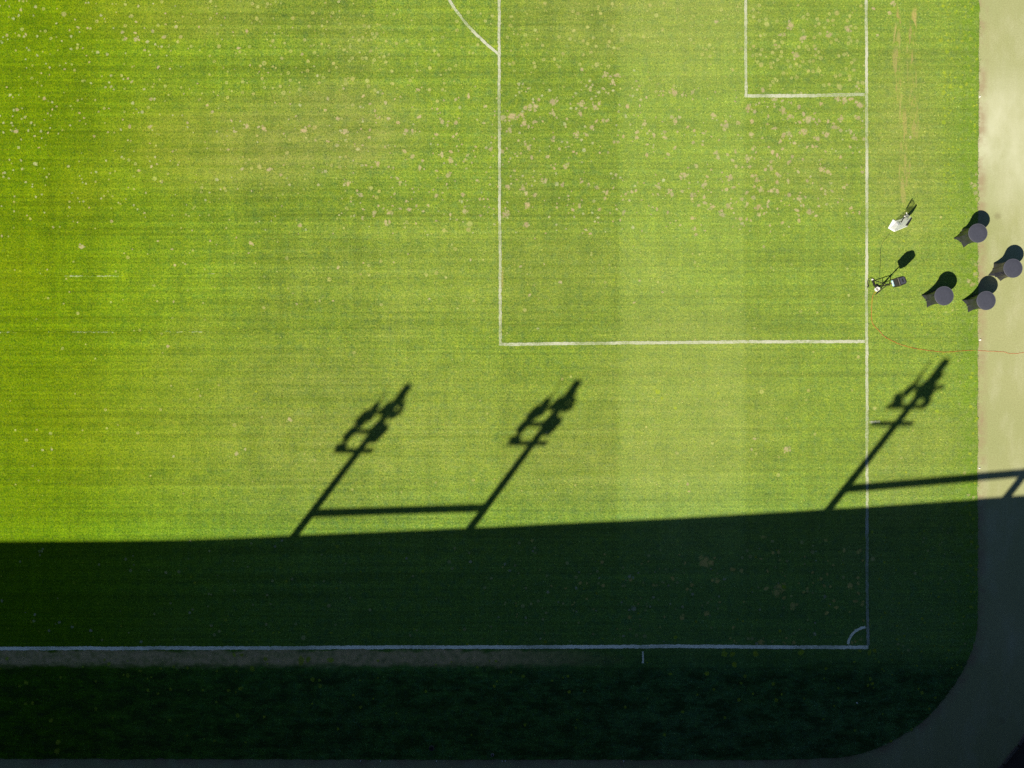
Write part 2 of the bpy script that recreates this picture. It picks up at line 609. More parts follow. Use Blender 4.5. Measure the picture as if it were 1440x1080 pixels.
def line_strip(name, pts, width, mat, label, sparse=.85):
    z = LZ[0]; LZ[0] += .0006
    res = [pts[0]]
    for a_, b_ in zip(pts, pts[1:]):
        n = max(1, int((b_ - a_).length / .09))
        res += [a_.lerp(b_, (k + 1) / n) for k in range(n)]
    vs, fs, at = [], [], []
    drift = 0.0
    for i, p in enumerate(res):
        t = (res[min(i + 1, len(res) - 1)] - res[max(i - 1, 0)]).normalized()
        n = Vector((-t.y, t.x, 0))
        drift = drift * .97 + random.gauss(0, .0022)
        h = width / 2
        for u, e in ((-1, 1), (-.55, .6), (0, 0), (.55, .6), (1, 1)):
            j = random.gauss(0, .008) if abs(u) == 1 else 0
            q = p + n * (u * h + j + drift)
            vs.append((q.x, q.y, z)); at.append(e)
        mask_disc(p.x, p.y, h + .01, h + .01, 0, sparse)
    for i in range(len(res) - 1):
        for k in range(4):
            fs.append((i * 5 + k, (i + 1) * 5 + k, (i + 1) * 5 + k + 1, i * 5 + k + 1))
    o = struct(from_py(name, vs, fs, mat), label)
    a_ = o.data.attributes.new('edge', 'FLOAT', 'POINT')
    a_.data.foreach_set('value', at)
    return o


LW = .122
line_strip('touchline', [P(-300, 913), P(0, 911.8), P(400, 911), P(700, 909.5), P(950, 908.6), P(1221, 909.8)], .155, M['line_fresh'], 'white touchline in the shade of the stand')
line_strip('goal_line', [P(1217.5, -160), P(1217.8, 0), P(1218.5, 300), P(1219, 600), P(1220, 907.2)], .125, M['line'], 'white goal line parallel to the tan track')
line_strip('penalty_area_line', [P(700.5, -160), P(701.5, 0), P(702.2, 200), P(703.5, 486)], LW, M['line'], 'white front line of the penalty area')
line_strip('penalty_area_line', [P(706, 484.3), P(900, 482), P(1216, 480)], .135, M['line'], 'white side line of the penalty area')
line_strip('goal_area_line', [P(1048.3, -160), P(1048.5, 0), P(1048.8, 137)], LW, M['line'], 'white front line of the goal area')
line_strip('goal_area_line', [P(1051.3, 135), P(1130, 134), P(1216, 133)], .145, M['line'], 'white side line of the goal area')
cx, cy, rad = 875, -153, 287.5
arc = [P(cx - rad * math.cos(R(t)), cy + rad * math.sin(R(t))) for t in np.linspace(22, 53.3, 20)]
line_strip('penalty_arc', arc, LW, M['line'], 'curved white arc at the edge of the penalty area')
arc = [P(1219.5 - 27 * math.cos(R(t)), 908.5 - 27 * math.sin(R(t))) for t in np.linspace(6, 84, 16)]
line_strip('corner_arc', arc, .11, M['line_fresh'], 'white quarter circle at the corner')  # brighter paint chosen so the arc shows up in the shade
line_strip('distance_mark', [P(904, 916), P(904, 932.5)], .085, M['line_fresh'], 'short white tick beside the touchline')
line_strip('distance_mark', [P(1222.5, 593.8), P(1237.5, 593)], .10, M['line'], 'short white tick beside the goal line')
line_strip('faded_line', [P(-20, 467.5), P(345, 466.5)], .05, M['line_faint'], 'faded remains of a thin white line', .3)
line_strip('faded_line', [P(80, 388.5), P(250, 387.5), P(305, 384.5)], .05, M['line_faint'], 'shorter faded remains of a thin white line', .3)

# ------------------------------------------------------------------ worn patches (bare soil, pale rings, clover)
spots = []


def add(ox, oy, sc, s, typ, default):
    for tok in s.split():
        q = tok.split(',')
        spots.append((ox + float(q[0]) / sc, oy + float(q[1]) / sc, float(q[2]) if len(q) > 2 else default, typ))


add(0, 0, 4, "765,220,7 705,220,5 920,208,6 890,378,5 743,460,4 848,558,5 728,712,5 845,712,6 1195,630,5 1390,708,7 1320,740,5 90,740,7 250,555,5 195,765,3 530,765,4 118,55,4 440,155,4 40,198,4 690,180,5 780,960,4 1360,950,5 1055,690,3", 'p', 5)
add(0, 0, 4, "830,235,5 550,295,5 860,175,5 990,150,5 293,575 80,620 140,660 20,690 65,692 175,690 20,745 65,735 160,735 200,38,5 568,85,4 400,205,4 400,275 210,312 163,282 210,205 625,425 595,490 625,488 800,630,5 875,250 910,262 105,830 125,950 145,1025 20,995 1220,740 1055,715", 'w', 3.5)
add(0, 0, 4, "245,50 360,80,8 545,120 705,25 740,90,6 435,270 125,165,5 255,175 685,425 835,605 180,440 420,395 705,145 1000,235 1075,260 1185,105 1185,8 1405,262 1350,292 1365,460 1275,465 1280,548 1365,520 1425,527 930,485 1205,345 725,900 870,1005,6 1415,945 1135,1055 910,10 1420,22", 'y', 4.5)
add(360, 0, 4, "130,155 208,102 320,72 298,148 95,230 195,288 145,328 25,370 293,345 290,398 183,410 35,443 380,435 437,357 540,328 600,328 620,328 665,338 730,350 765,402 580,225 600,210 655,190 680,190 668,210 610,145 635,150 495,280 530,265 790,245 848,232 995,218 1050,210 1003,285 978,383 1090,388 868,453 768,470 543,443,7 502,470 505,450 632,485 668,508 247,503 155,522,7 137,485 1050,505 1130,120 1130,170 1195,68 1290,118 1330,90 1248,252 1020,570 65,22 10,38 5,105 430,72 975,505 470,940 425,930 330,718,7 175,860,6 20,938,7 640,1058,6 545,590", 'y', 5)
add(360, 0, 4, "912,505,5 1195,540,6 1125,560 730,578 918,657,6 800,688,6 745,668 845,735,6 880,735,6 1125,690,6 1048,688,6 1078,705,4 1108,768,4 835,850,6 880,880,6 1045,868,7 1095,905,8 1190,873,5 1237,825,4 1320,838,6 938,905,4 920,945,6 685,922,7 745,938,3 773,945,3 620,930,3 650,940,3 270,735,8 300,710,4 45,722,7 15,715,4 500,740,8 75,952,7 795,1003 810,1025 1080,985,7 1015,960,4 1243,1015,4 460,668,6 390,620,4 640,585,4", 'p', 5)
add(360, 0, 4, "405,555,5 247,592 1145,603,5 1295,832 455,818,6 390,962,5 475,735 190,1040,4 350,1040,4 498,1040", 'w', 4)
CX = 5.538
add(700, 0, CX, "105,130 97,198 75,290 215,272 228,348 292,235 348,352 590,238 585,88 625,105 367,25 800,105 892,30 700,210 832,200 903,205 890,235 478,287 563,303 745,295 665,318 697,340 765,360 860,357 870,325 905,372 938,378 1025,270 1135,287 970,305,8 1285,230 1235,120,6 665,425 727,408 508,418 440,460 357,465 283,492 290,520 90,498 122,492 640,500 742,518 770,505,8 862,515 478,520", 'y', 5)
add(700, 0, CX, "655,540,5 720,688,5 835,585,7 875,600,5 930,585,8 897,640,7 1078,632,3 1103,673,3 1010,825,6 1375,720,9 1340,715,5 650,812,8 755,835,8 790,805,5 430,795,10 290,828,10 250,832,8 320,775,5 215,840,6 430,880,7 640,885,7 115,910,12 190,895,8 40,920,8 205,958,9 290,948,6 95,1012,8 765,945,5 825,940,6 855,938,6 730,992,7 615,1048,7 692,1050,5 435,1072,5 1140,963,7 1380,945,7 1085,1030,6 1215,1050,6 1300,1030,5", 'p', 5)
add(700, 0, CX, "165,655,5 195,655 245,685 403,705,5 715,632,4 690,668,4 740,660 787,718,5 862,728 898,705 607,728,4 1060,548 1113,778,4 1050,748 730,770 275,775 140,745 345,745 610,845 570,845 170,1035 520,965,5 680,985 998,905,5 940,868,4 1033,970 1355,912,6 1415,912,5 1165,1040", 'w', 3.5)
add(960, 0, CX, "300,77 595,42 553,130 655,190,8 648,150 975,112 940,135 1048,148 1060,185 1130,160 1170,160 1143,108 1200,102,8 1282,160 1300,125 1388,47 1348,217 940,242 1070,262 1297,293 1310,320 1358,322 1290,338 713,320 775,328 750,363 552,360 615,388 403,400 455,380 700,410 770,405 765,438 740,465 905,365 965,362 980,385 1025,357 1060,405 1075,452,6 1215,435 1258,425 1335,468 1315,488 935,478 885,500 912,515 838,520 820,475 685,497 690,525 585,485 610,505,7 720,618 703,637 683,665 785,570,6 890,603 980,553 1015,555 1060,550,7 1190,592 1225,585 1300,593 1300,622 1333,545 1272,535 1100,665 1140,657 1220,675,9 1365,645 1400,645,7 1355,720 870,710 388,543 207,350 62,310 150,425 213,438 580,430,6 545,435 605,425 1155,330 1195,310 1025,293 1105,213 735,165 640,270 605,278 1015,475 990,478", 'y', 5)
add(960, 0, CX, "840,195,10 1140,275,9 260,170,6 785,270,6 760,270,5 940,295,10 1285,225,9 885,430,10 625,700,6 715,775,7 775,785,4 1075,808,5 1210,770,7 1260,775,9 1310,770,6 1380,818,11 905,835,6 510,840,9 560,870,6 75,720,6 240,897,8 335,980,10 430,955,6 540,945,6 785,862,8 835,905,8 945,890,6 980,930,12 910,950,5 1065,940,5 1132,945,5 1235,925,7 1365,920,8 1185,990,9 945,1025,11 1120,1050,9 1230,1018,5 1310,1030,5 825,1040,8 785,1055,7 715,1000,6 535,1045,7 165,1040,5 40,988,4 90,1020,4 660,965,3 845,802,3 722,350,4 1035,378,5", 'p', 5)
add(960, 130, CX, "760,380,6 1050,360,8 1335,355,7 1410,365,5 620,355,3 80,390,5 870,395,5 775,440,4 670,425,3 700,465,6 735,490,5 545,440,5 570,465,3 510,515,8 520,580,5 410,460,5 350,485,5 260,470,7 275,505,6 390,530,5 415,575,5 105,575,6 15,645,8 190,655,4 170,715,8 370,660,8 340,755,6 395,740,5 75,805,8 175,860,5 235,888,7 125,880,5 360,885,8 310,950,9 75,978,6 95,1060,5 540,650,5 575,680,7 555,735,4 605,760,7 690,765,7 735,770,6 500,780,6 690,540,5 690,590,6 645,600,5 740,640,7 735,700,6 825,545,6 855,500,5 900,620,4 820,690,6 970,688,5 1080,600,8 1135,620,7 1230,505,5 1305,425,4 1400,620,5 1255,740,5 1165,770,4 1110,790,4 830,800,6 910,830,7 930,880,6 890,918,6 985,930,9 590,890,9 595,950,5 670,850,5 665,890,4 460,830,5 500,870,5 1060,885,4 1310,900,5 1040,960,4 905,1000,5 775,1015,5 450,985,6 500,985,4 530,995,3 1040,420,4 1010,420,4 970,425,4 935,520,4 1280,720,3", 'p', 5)
add(700, 130, CX, "433,365,7 615,325,7 690,330,5 1080,350,6 1215,340,6 1300,350,6 975,345,5 160,375,3 240,430,7 215,405,4 590,462,4 480,440,4 35,460,6 70,435,3 265,505,5 390,500,5 1160,487,5 1325,480,5 1380,430,5 1165,405,4 530,575,9 440,590,4 370,688,8 505,718,6 705,715,5 770,740,5 75,735,7 195,748,7 220,785,6 290,800,6 230,875,9 65,950,9 850,778,6 835,825,5 900,745,3 790,912,5 635,885,6 585,915,5 225,1030,8 1250,735,7 1355,790,8 1430,655,7 1435,770,4 1045,775,5 1075,765,4 980,935,6 1240,910,4 1325,935,4 685,1070,4 905,385,4 935,385,4", 'p', 5)
add(700, 130, CX, "740,395,4 670,450,6 500,385 540,388 98,515 150,498 455,630 195,650 100,655 460,715,6 75,855 750,845,5 735,940 665,945 595,970 780,975,5 755,1005 455,1030 400,970 1290,683,5 1025,840 955,665 550,805", 'w', 3.2)
add(480, 130, CX, "740,800,6 945,795,6 150,800,7 460,905,4 530,910,6 585,885,4 678,882,4 960,930,7 960,890,3 850,950,4 375,935,7 255,940,7 345,1015,7 375,1010,5 740,1000,3 1080,830,4 1105,830,3 1140,830,3 1085,960,4 165,975,5 415,790,3", 'p', 5)
add(480, 130, CX, "275,820,6 75,820,4 232,745,6 295,770,5 40,900,4 510,1010,5 1000,1025,9 990,1070,7 800,1075,6 495,1050,4", 'y', 5)
add(0, 0, 1, "115,347,7 422,317,6 353,342,7 788,397,5 1106,632,8 1057,632,3 1061,617,4 967,681,4 969,691,3 333,638,6 408,590,6 236,487,4", 'p', 5)
add(0, 0, 1, "463,393,6 226,576,4 738,436,6 851,397,4 1071,551,6 1137,549,5 1063,638,3 952,637,5 1207,502,5 1230,574,6 1094,668,5 88,490,4 180,362,5 330,598,6 600,387,5 627,390,4 640,350,5", 'y', 5)
add(0, 0, 1, "60,633 73,632 244,642 345,632 756,462", 'w', 3.5)
add(0, 0, 1, "925,551,9 931,560,5 950,574,4 1010,553,4 1055,524,4", 'l', 5)
add(880, 740, 4, "445,203,16 480,205,8 865,355,17 850,372,9 940,445,9 370,330,5 345,355,4 775,60,6 1125,78,5 1228,135,5 860,145,5 828,150,4 760,183,3 600,242,6 650,250,6 515,310,7 790,350,6 1020,352,4 1000,372,4 1118,335,4 1098,295,4 1260,335,7 1308,320,4 1305,290,4 1308,378,4 1170,420,4 1130,488,5 1330,437,6 760,650,7 945,655,5 605,568,4 20,513,5 1315,140,6", 'p', 5)
add(880, 740, 4, "265,295,4 825,85 990,90,5 710,632 688,632 825,648 130,165 1050,145,5 700,170,5", 'y', 4)
add(880, 740, 4, "555,298 735,660 35,290,6 25,282,5", 'w', 4)
add(880, 740, 4, "555,718,8 600,720,8 730,718,8 610,778,7 455,828,6 670,845,5 830,885,6 636,977,6 845,977,5 985,710,8 1370,710,8 1400,700,6 1345,70,5 1385,30,5", 'l', 6)
add(480, 740, 3, "805,60,4 1100,152,5 1220,225,5 1398,220,5 1105,250,4 1215,385,4", 'p', 4)
add(480, 740, 3, "750,70 468,178 953,155 990,215 520,435 1245,460,5 1280,463,5 455,150,5", 'y', 4)
add(480, 740, 3, "1215,212,5 1190,463 545,150,4 690,160 275,135", 'w', 3.5)
add(0, 740, 3, "8,315 147,373 207,440 250,405 305,425 383,440 800,365 1160,85 1190,60 595,488", 'w', 3.5)
add(0, 740, 3, "755,192 700,195 1388,335,5 905,458 925,443 1280,470,6 143,400", 'y', 4)
add(0, 740, 3, "1020,542,6 988,542,5 1270,565,13 1300,560,9 1395,565,10 1120,560,7 460,580,5 1350,672,6 1320,645,6 625,692,5 720,688,5 965,692,5 1015,685,5 405,770,5 1003,798,5 245,910,7 242,948,8 905,905,4 215,820,6 110,660,6 30,560,5 1065,600,7 540,630,6", 'l', 6)
# verge by the track: clover and dandelion clumps
add(1220, 0, 3.724, "382,210,7 415,272,7 398,485,8 400,380,5 460,405,5 390,745,4 398,640,6 435,580,4 490,455,6 425,862,4 400,915,5 410,955,4 545,50,5 395,32,5 460,62,5 420,78,4 540,205,6 575,195,5 520,440,5 435,455,6 560,405,4 545,470,4 550,500,4 555,555,4 560,600,5 562,655,4 560,685,4 540,370,4 495,215,5 565,240,4 570,310,4 450,920,4 490,730,4", 'l', 5)
add(1220, 0, 3.724, "130,15,7 115,68,6 30,45,5 52,185,4 225,720,4", 'p', 5)
for _ in range(90):
    spots.append((random.uniform(1326, 1374), abs(random.gauss(0, 160)), random.uniform(1.5, 3.5), 'l'))
for _ in range(50):
    spots.append((1374 - abs(random.gauss(0, 6)), random.uniform(520, 960), random.uniform(2, 5), 'l'))
for _ in range(110):
    spots.append((random.uniform(-10, 1360), random.gauss(950, 30) if random.random() < .6 else random.uniform(925, 1062), random.uniform(2, 4.5), 'l'))
# scattered small scars
for (x0, y0, x1, y1, n, ty) in ((0, 0, 520, 330, 420, 'wyyp'), (0, 0, 200, 300, 45, 'w'), (480, 120, 1216, 330, 480, 'pppw'), (0, 330, 1216, 430, 70, 'yp'), (700, 0, 1216, 130, 130, 'yy'), (360, 0, 700, 130, 110, 'y'),
                                (0, 330, 1216, 700, 190, 'yyyl'), (0, 760, 1216, 905, 190, 'yyll'), (700, 770, 1216, 905, 150, 'ppyw'), (1222, 740, 1370, 950, 90, 'lly'), (1222, 300, 1370, 700, 40, 'yl'), (0, 150, 70, 300, 14, 'w')):
    for _ in range(n):
        spots.append((random.uniform(x0, x1), random.uniform(y0, y1), min(7, random.lognormvariate(.75, .42)), random.choice(ty)))

TONES = {'s': (.40, .34, .10), 'p': (.315, .265, .180), 'w': (.29, .30, .19), 'y': (.285, .30, .115), 'l': (.22, .29, .02), 'o': (.29, .245, .10)}  # s is the soil-scar tone warmed for the stand's shade
V, F, WA, TA = [], [], [], []
KN = 11


def blob(x, y, rx, ry, rot, typ, amp=1.0, mut=True):
    base = len(V)
    z = .0045 + (base % 5000) * 4e-7
    t = TONES[typ]
    k = random.uniform(.85, 1.15) if mut else 1
    t = tuple(min(.5, c * k * random.uniform(.94, 1.06)) for c in t)
    ring = typ == 'y'
    c, s = math.cos(rot), math.sin(rot)
    V.append((x, y, z)); WA.append((.35 if ring and random.random() < .5 else .95) * amp); TA.append(t)
    ph = [random.uniform(.55, 1.35) if not ring else random.uniform(.92, 1.08) for _ in range(KN)]
    for q, wv in ((.55, 1.0), (1.15, 0.0)):
        for i in range(KN):
            a_ = 2 * math.pi * i / KN
            r = q * (ph[i] if q < 1 else .5 * (ph[i] + 1))
            u, w = r * rx * math.cos(a_), r * ry * math.sin(a_)
            V.append((x + u * c - w * s, y + u * s + w * c, z)); WA.append(wv * amp); TA.append(t)
    for i in range(KN):
        j = (i + 1) % KN
        F.append((base, base + 1 + i, base + 1 + j))
        F.append((base + 1 + i, base + 1 + KN + i, base + 1 + KN + j, base + 1 + j))
    mask_disc(x, y, rx * .75, ry * .75, rot, min(.9, .62 * amp) if typ != 'l' else .5)


for (px, py, d, typ) in spots:
    q = P(px, py)
    if px > 1150 and py > 850 and math.hypot(max(0, px - 1180), max(0, py - 872)) > 188: continue
    if py > 1062 or px > 1374: continue
    r = (d * 1.02 + 1.3) / 2 / S
    if typ == 'p':
        pt = 's' if py > 750 else 'p'      # straw-coloured scars, warmed to offset the blue shade by the stand
        asp = random.uniform(1, 1.7)
        blob(q.x, q.y, r * math.sqrt(asp), r / math.sqrt(asp), random.uniform(-.6, 2.2), pt, 1.5 if py > 760 else 1.0)  # wear strengthened in the shaded strip so scars still show
        if d > 6:
            for _ in range(random.randint(1, 3)):
                a_ = random.uniform(0, 6.28)
                blob(q.x + math.cos(a_) * r, q.y + math.sin(a_) * r, r * random.uniform(.35, .6), r * random.uniform(.3, .5), random.uniform(0, 3), pt)
    elif typ == 'l':
        blob(q.x, q.y, r, r * random.uniform(.7, 1), random.uniform(0, 3), 'l', 1.5 if py > 760 else 1.0)  # clover colour strengthened in the shaded strip as well
    else:
        blob(q.x, q.y, r, r * random.uniform(.85, 1), random.uniform(0, 3), typ, 1.4 if py > 760 else 1.0)  # pale spots likewise strengthened where the stand's shade lies
# wheel scars of the mobile goal behind the goal line
for (x0, y0, x1, y1, w, ty, a_) in ((1262, 34, 1260, 92, 9, 'o', 1.1), (1263, 90, 1266, 155, 6, 'o', .85), (1284, 30, 1283, 120, 8, 'o', .95), (1277, 60, 1277, 100, 3, 'o', .7),
                                    (1282, 110, 1286, 190, 7, 'o', .88), (1291, 145, 1291, 185, 3, 'o', .7), (1272, 155, 1273, 185, 6, 'o', .85), (1266, 212, 1269, 272, 6, 'o', .95),
                                    (1276, 215, 1277, 260, 5, 'o', .85), (1286, 330, 1286, 365, 8, 'o', .35), (707, 384, 706, 399, 3.2, 'o', .9)):
    a0, a1 = P(x0, y0), P(x1, y1)
    n = max(2, int((a1 - a0).length / .30))
    for k in range(n):
        q = a0.lerp(a1, (k + random.random()) / n)
        blob(q.x + random.gauss(0, .04), q.y, random.uniform(.55, 1.05), w * 1.35 / 2 / S * random.uniform(.7, 1.2), math.pi / 2 + random.gauss(0, .025), ty, a_ * random.uniform(.70, .98))
# bare soil at the verge where the tables were carried across
for (x, y, d) in ((1370, 262, 9), (1372, 272, 9), (1366, 258, 6), (1374, 280, 6), (1373, 245, 5), (1371, 385, 8), (1368, 400, 9), (1362, 395, 7), (1372, 372, 6), (1369, 700, 6), (1362, 696, 5)):
    q = P(x, y)
    blob(q.x, q.y, d / 2 / S * 1.1, d / 2 / S, random.uniform(0, 3), 'p', .8)
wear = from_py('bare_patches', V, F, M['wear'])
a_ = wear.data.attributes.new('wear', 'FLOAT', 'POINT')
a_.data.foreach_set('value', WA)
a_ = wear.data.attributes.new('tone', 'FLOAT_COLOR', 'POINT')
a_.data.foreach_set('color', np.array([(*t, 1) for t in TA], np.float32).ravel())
tag(wear, 'scattered bare soil scars, pale rings and clover spots in the turf', 'worn turf', kind='stuff')

# ------------------------------------------------------------------ grass blades
NB = 650000
N0 = int(NB * 1.35)
bx = rng.uniform(-24.6, 22, N0)
by = rng.uniform(-17.3, 18.6, N0)
# clumping: keep with a probability that varies in small cells
cell = rng.random((400, 500))
keep = rng.random(N0) < (.45 + .55 * cell[((by + 20) / .1).astype(int) % 400, ((bx + 26) / .1).astype(int) % 500])
ii = ((bx - MX0) / MASK_RES).astype(int).clip(0, MW - 1)
jj = ((by - MY0) / MASK_RES).astype(int).clip(0, MH - 1)
keep &= rng.random(N0) > mask[jj, ii]
# inside the turf only
ex = np.array([p.x for p in edge]); ey = np.array([p.y for p in edge])
xr = np.interp(by, ey[::-1], ex[::-1])
xmin_y = P(0, 1068.3).y
keep &= (bx < xr + .03) & (by > xmin_y - .02)
path = (by < P(0, 914).y) & (by > P(0, 938).y) & (bx < P(820, 0).x)
keep &= ~(path & (rng.random(N0) < .8))
bx, by = bx[keep][:NB], by[keep][:NB]
n = len(bx)
ang = rng.uniform(0, 2 * np.pi, n)
tall = np.where((by < P(0, 940).y), 1.5, 1.0) * np.where(bx > P(1222, 0).x, 1.15, 1.0)
ln = rng.uniform(.035, .065, n) * tall
wd = rng.uniform(.006, .013, n)
lean = rng.uniform(R(38), R(80), n)
dx, dy = np.cos(ang), np.sin(ang)
tx, ty_, tz = bx + dx * ln * np.sin(lean), by + dy * ln * np.sin(lean), ln * np.cos(lean) * .75 + .004
px_, py_ = -dy * wd / 2, dx * wd / 2
co = np.zeros((n, 4, 3), np.float32)
co[:, 0] = np.stack([bx + px_, by + py_, np.full(n, .001)], 1)
co[:, 1] = np.stack([bx - px_, by - py_, np.full(n, .001)], 1)
co[:, 2] = np.stack([tx - px_ * .6, ty_ - py_ * .6, tz], 1)
co[:, 3] = np.stack([tx + px_ * .6, ty_ + py_ * .6, tz], 1)
me = bpy.data.meshes.new('grass')
me.vertices.add(n * 4)
me.vertices.foreach_set('co', co.ravel())
me.loops.add(n * 4)
me.loops.foreach_set('vertex_index', np.arange(n * 4, dtype=np.int32))
me.polygons.add(n)
me.polygons.foreach_set('loop_start', np.arange(0, n * 4, 4, dtype=np.int32))
me.update()
sh = np.ones((n, 4), np.float32)
k = rng.random(n)
br = rng.normal(1.25, .26, n).clip(.6, 2.0)
sh[:, 0] = br * np.where(k > .86, 1.55, np.where(k < .25, .7, 1.0))
sh[:, 1] = br * np.where(k > .86, 1.22, np.where(k < .25, .85, 1.0))
sh[:, 2] = br * np.where(k > .86, 2.2, 1.0)
at = me.attributes.new('shade', 'FLOAT_COLOR', 'FACE')
at.data.foreach_set('color', sh.ravel())
grass = link('grass', me, M['blade'])
tag(grass, 'short mown green grass covering the whole pitch', 'grass', kind='stuff')

# ------------------------------------------------------------------ cocktail tables in stretch covers
TH = 1.10


def make_table():
    root = empty('cocktail_table')
    r = .41
    # stretch cover: round under the top, a narrow waist, pulled out to four feet
    seg, rows = 64, 26
    vs, fs = [], []
    for j in range(rows + 1):
        t = j / rows
        z = TH - .035 - t * (TH - .035 - .012)
        for i in range(seg):
            a_ = 2 * math.pi * i / seg
            circ = .30 * (1 - t) ** 1.6 + .115
            # four-pointed foot: concave sides between the corners
            cq = abs(math.cos(2 * (a_ - math.pi / 4)))
            star = .455 * (1 / (abs(math.cos(a_)) + abs(math.sin(a_))) * 0 + 1)
            d = abs(((a_ - math.pi / 4 + math.pi / 4) % (math.pi / 2)) - math.pi / 4)     # 0 on a corner
            sq = .312 / max(math.cos(math.pi / 4 - d), .1)
            star = sq * (1 - .30 * (d / (math.pi / 4)) ** .62)
            star += .055 * math.exp(-((math.pi / 4 - d) / .13) ** 2)
            foot = star * (t ** 1.55)
            rr = max(circ, 0) * (1 - t ** 3) + foot
            if t < .03: rr = max(rr, .405)
            rr = max(rr, .16)
            vs.append((rr * math.cos(a_), rr * math.sin(a_), z + .05 * (t ** 6) * math.sin(min(1, d / (math.pi / 4)) * math.pi / 2)))
    for j in range(rows):
        for i in range(seg):
            k_ = (i + 1) % seg
            fs.append((j * seg + i, j * seg + k_, (j + 1) * seg + k_, (j + 1) * seg + i))
    from_py('stretch_cover', vs, fs, M['spandex'], root, True)
    # top: disc with a turned edge and a cloth cap
    prof = [(0, TH), (.385, TH), (.395, TH - .001)]
    def lathe(name, prof, mat, seg=56):
        vs, fs = [], []
        for (q, z) in prof:
            for i in range(seg):
                a_ = 2 * math.pi * i / seg
                vs.append((q * math.cos(a_), q * math.sin(a_), z))
        for j in range(len(prof) - 1):
            for i in range(seg):
                k_ = (i + 1) % seg
                fs.append((j * seg + i, (j + 1) * seg + i, (j + 1) * seg + k_, j * seg + k_))
        return from_py(name, vs, fs, mat, root, True)
    lathe('table_top', [(.002, TH), (.2, TH + .001), (.396, TH), (.406, TH - .003), (.406, TH - .03)], M['top_cloth'])
    lathe('edge_band', [(.398, TH + .0005), (.406, TH + .005), (.414, TH + .003), (.416, TH - .02), (.410, TH - .03)], M['rim'])
    for i in range(4):
        a_ = math.pi / 4 + i * math.pi / 2
        bm = bmesh.new()
        bmesh.ops.create_cone(bm, cap_ends=True, segments=12, radius1=.022, radius2=.018, depth=.03, matrix=Matrix.Translation((.395 * math.cos(a_), .395 * math.sin(a_), .015)))
        from_bm('foot', bm, M['chrome'], root)
    return root


def copy_tree(root):
    r = root.copy()
    col.objects.link(r)
    for ch in root.children:
        c = ch.copy()
        col.objects.link(c)
        c.parent = r
        for g in ch.children:
            d = g.copy(); col.objects.link(d); d.parent = c
    return r


tables = [((1353.9, 334.7), (14, 12.6), 'black cocktail table nearest the white lectern, straddling grass and track'),
          ((1307.9, 420.0), (7.8, 17.9), 'black cocktail table standing wholly on the grass beside the loudspeaker'),
          ((1365.4, 426.4), (9.4, 19.0), 'black cocktail table on the track edge, closest to the orange cable'),
          ((1402.5, 382.3), (-8.2, 17.8), 'black cocktail table standing wholly on the tan track')]
t0 = make_table()
for i, (c, d, lab) in enumerate(tables):
    o = t0 if i == 0 else copy_tree(t0)
    q = P(*c)
    o.location = (q.x, q.y, .012 if i in (0, 1) else (-.0 if i == 2 else -.028))
    o.rotation_euler = (0, 0, math.atan2(-d[1], d[0]))
    tag(o, lab, 'table', 'black cocktail tables by the track')

# ------------------------------------------------------------------ loudspeaker on tripod
B = P(1237.2, 403.0)
tp = empty('speaker_tripod', B)
tag(tp, 'black tripod speaker stand beside the goal line', 'tripod')
feet = [P(1231.3, 414.2), P(1229.4, 394.6), P(1250.0, 401.5)]
bar('pole', (0, 0, .18), (0, 0, 1.36), .024, M['black'], tp)
bm = bmesh.new()
bm_bar(bm, (0, 0, .62), (0, 0, .74), .04)
collar = from_bm('collar', bm, M['black'], tp)
bar('knob', (.035, 0, .68), (.085, .02, .68), .014, M['rust'], collar)
bm = bmesh.new(); bm_bar(bm, (0, 0, .17), (0, 0, .25), .034)
from_bm('lower_collar', bm, M['black'], tp)
for f in feet:
    l = f - B
    leg = bar('leg', (l.x * .07, l.y * .07, .66), (l.x, l.y, .02), .018, M['black'], tp)
    bar('brace', (l.x * .06, l.y * .06, .21), (l.x * .52, l.y * .52, .345), .012, M['black'], tp)
    bm = bmesh.new()
    bmesh.ops.create_uvsphere(bm, u_segments=8, v_segments=6, radius=.022, matrix=Matrix.Translation((l.x, l.y, .022)))
    from_bm('rubber_foot', bm, M['black'], leg, True)
bar('clamp', (0, 0, .98), (0, 0, 1.04), .032, M['rust'], tp)

sp = empty('loudspeaker', (B.x, B.y, 1.34))
sp.rotation_euler = (0, 0, R(18))
sp.scale = (1.1, 1.06, 1.05)
tag(sp, 'black loudspeaker on a tripod with a pale blue front panel', 'loudspeaker')
# cabinet: tapered towards the back and the foot
bm = bmesh.new()
lay = [(0.0, .15, .12), (.05, .175, .145), (.52, .185, .16), (.60, .172, .15), (.615, .15, .13)]
vs, fs = [], []
prof = [(-1, -1.0), (-1, 1.0), (.55, .95), (1, .62), (1, -.62), (.55, -.95)]
for (z, w, d) in lay:
    for (u, v) in prof: vs.append((u * d, v * w, z))
nP = len(prof)
for j in range(len(lay) - 1):
    for i in range(nP):
        k_ = (i + 1) % nP
        fs.append((j * nP + i, j * nP + k_, (j + 1) * nP + k_, (j + 1) * nP + i))
fs.append(tuple(range(nP))); fs.append(tuple(range((len(lay) - 1) * nP, len(lay) * nP)))
cab = from_py('cabinet', vs, fs, M['black'], sp)
bm = bmesh.new(); bmesh.ops.recalc_face_normals
box('top_pad', (.20, .26, .010), (.0, 0, .620), M['top_cloth'], sp, bevel=.003)
box('handle', (.05, .14, .018), (.0, 0, .632), M['black'], cab, bevel=.006)
box('grille', (.012, .30, .26), (-.163, 0, .40), M['grille'], sp, rot=(0, R(2), 0), bevel=.003)
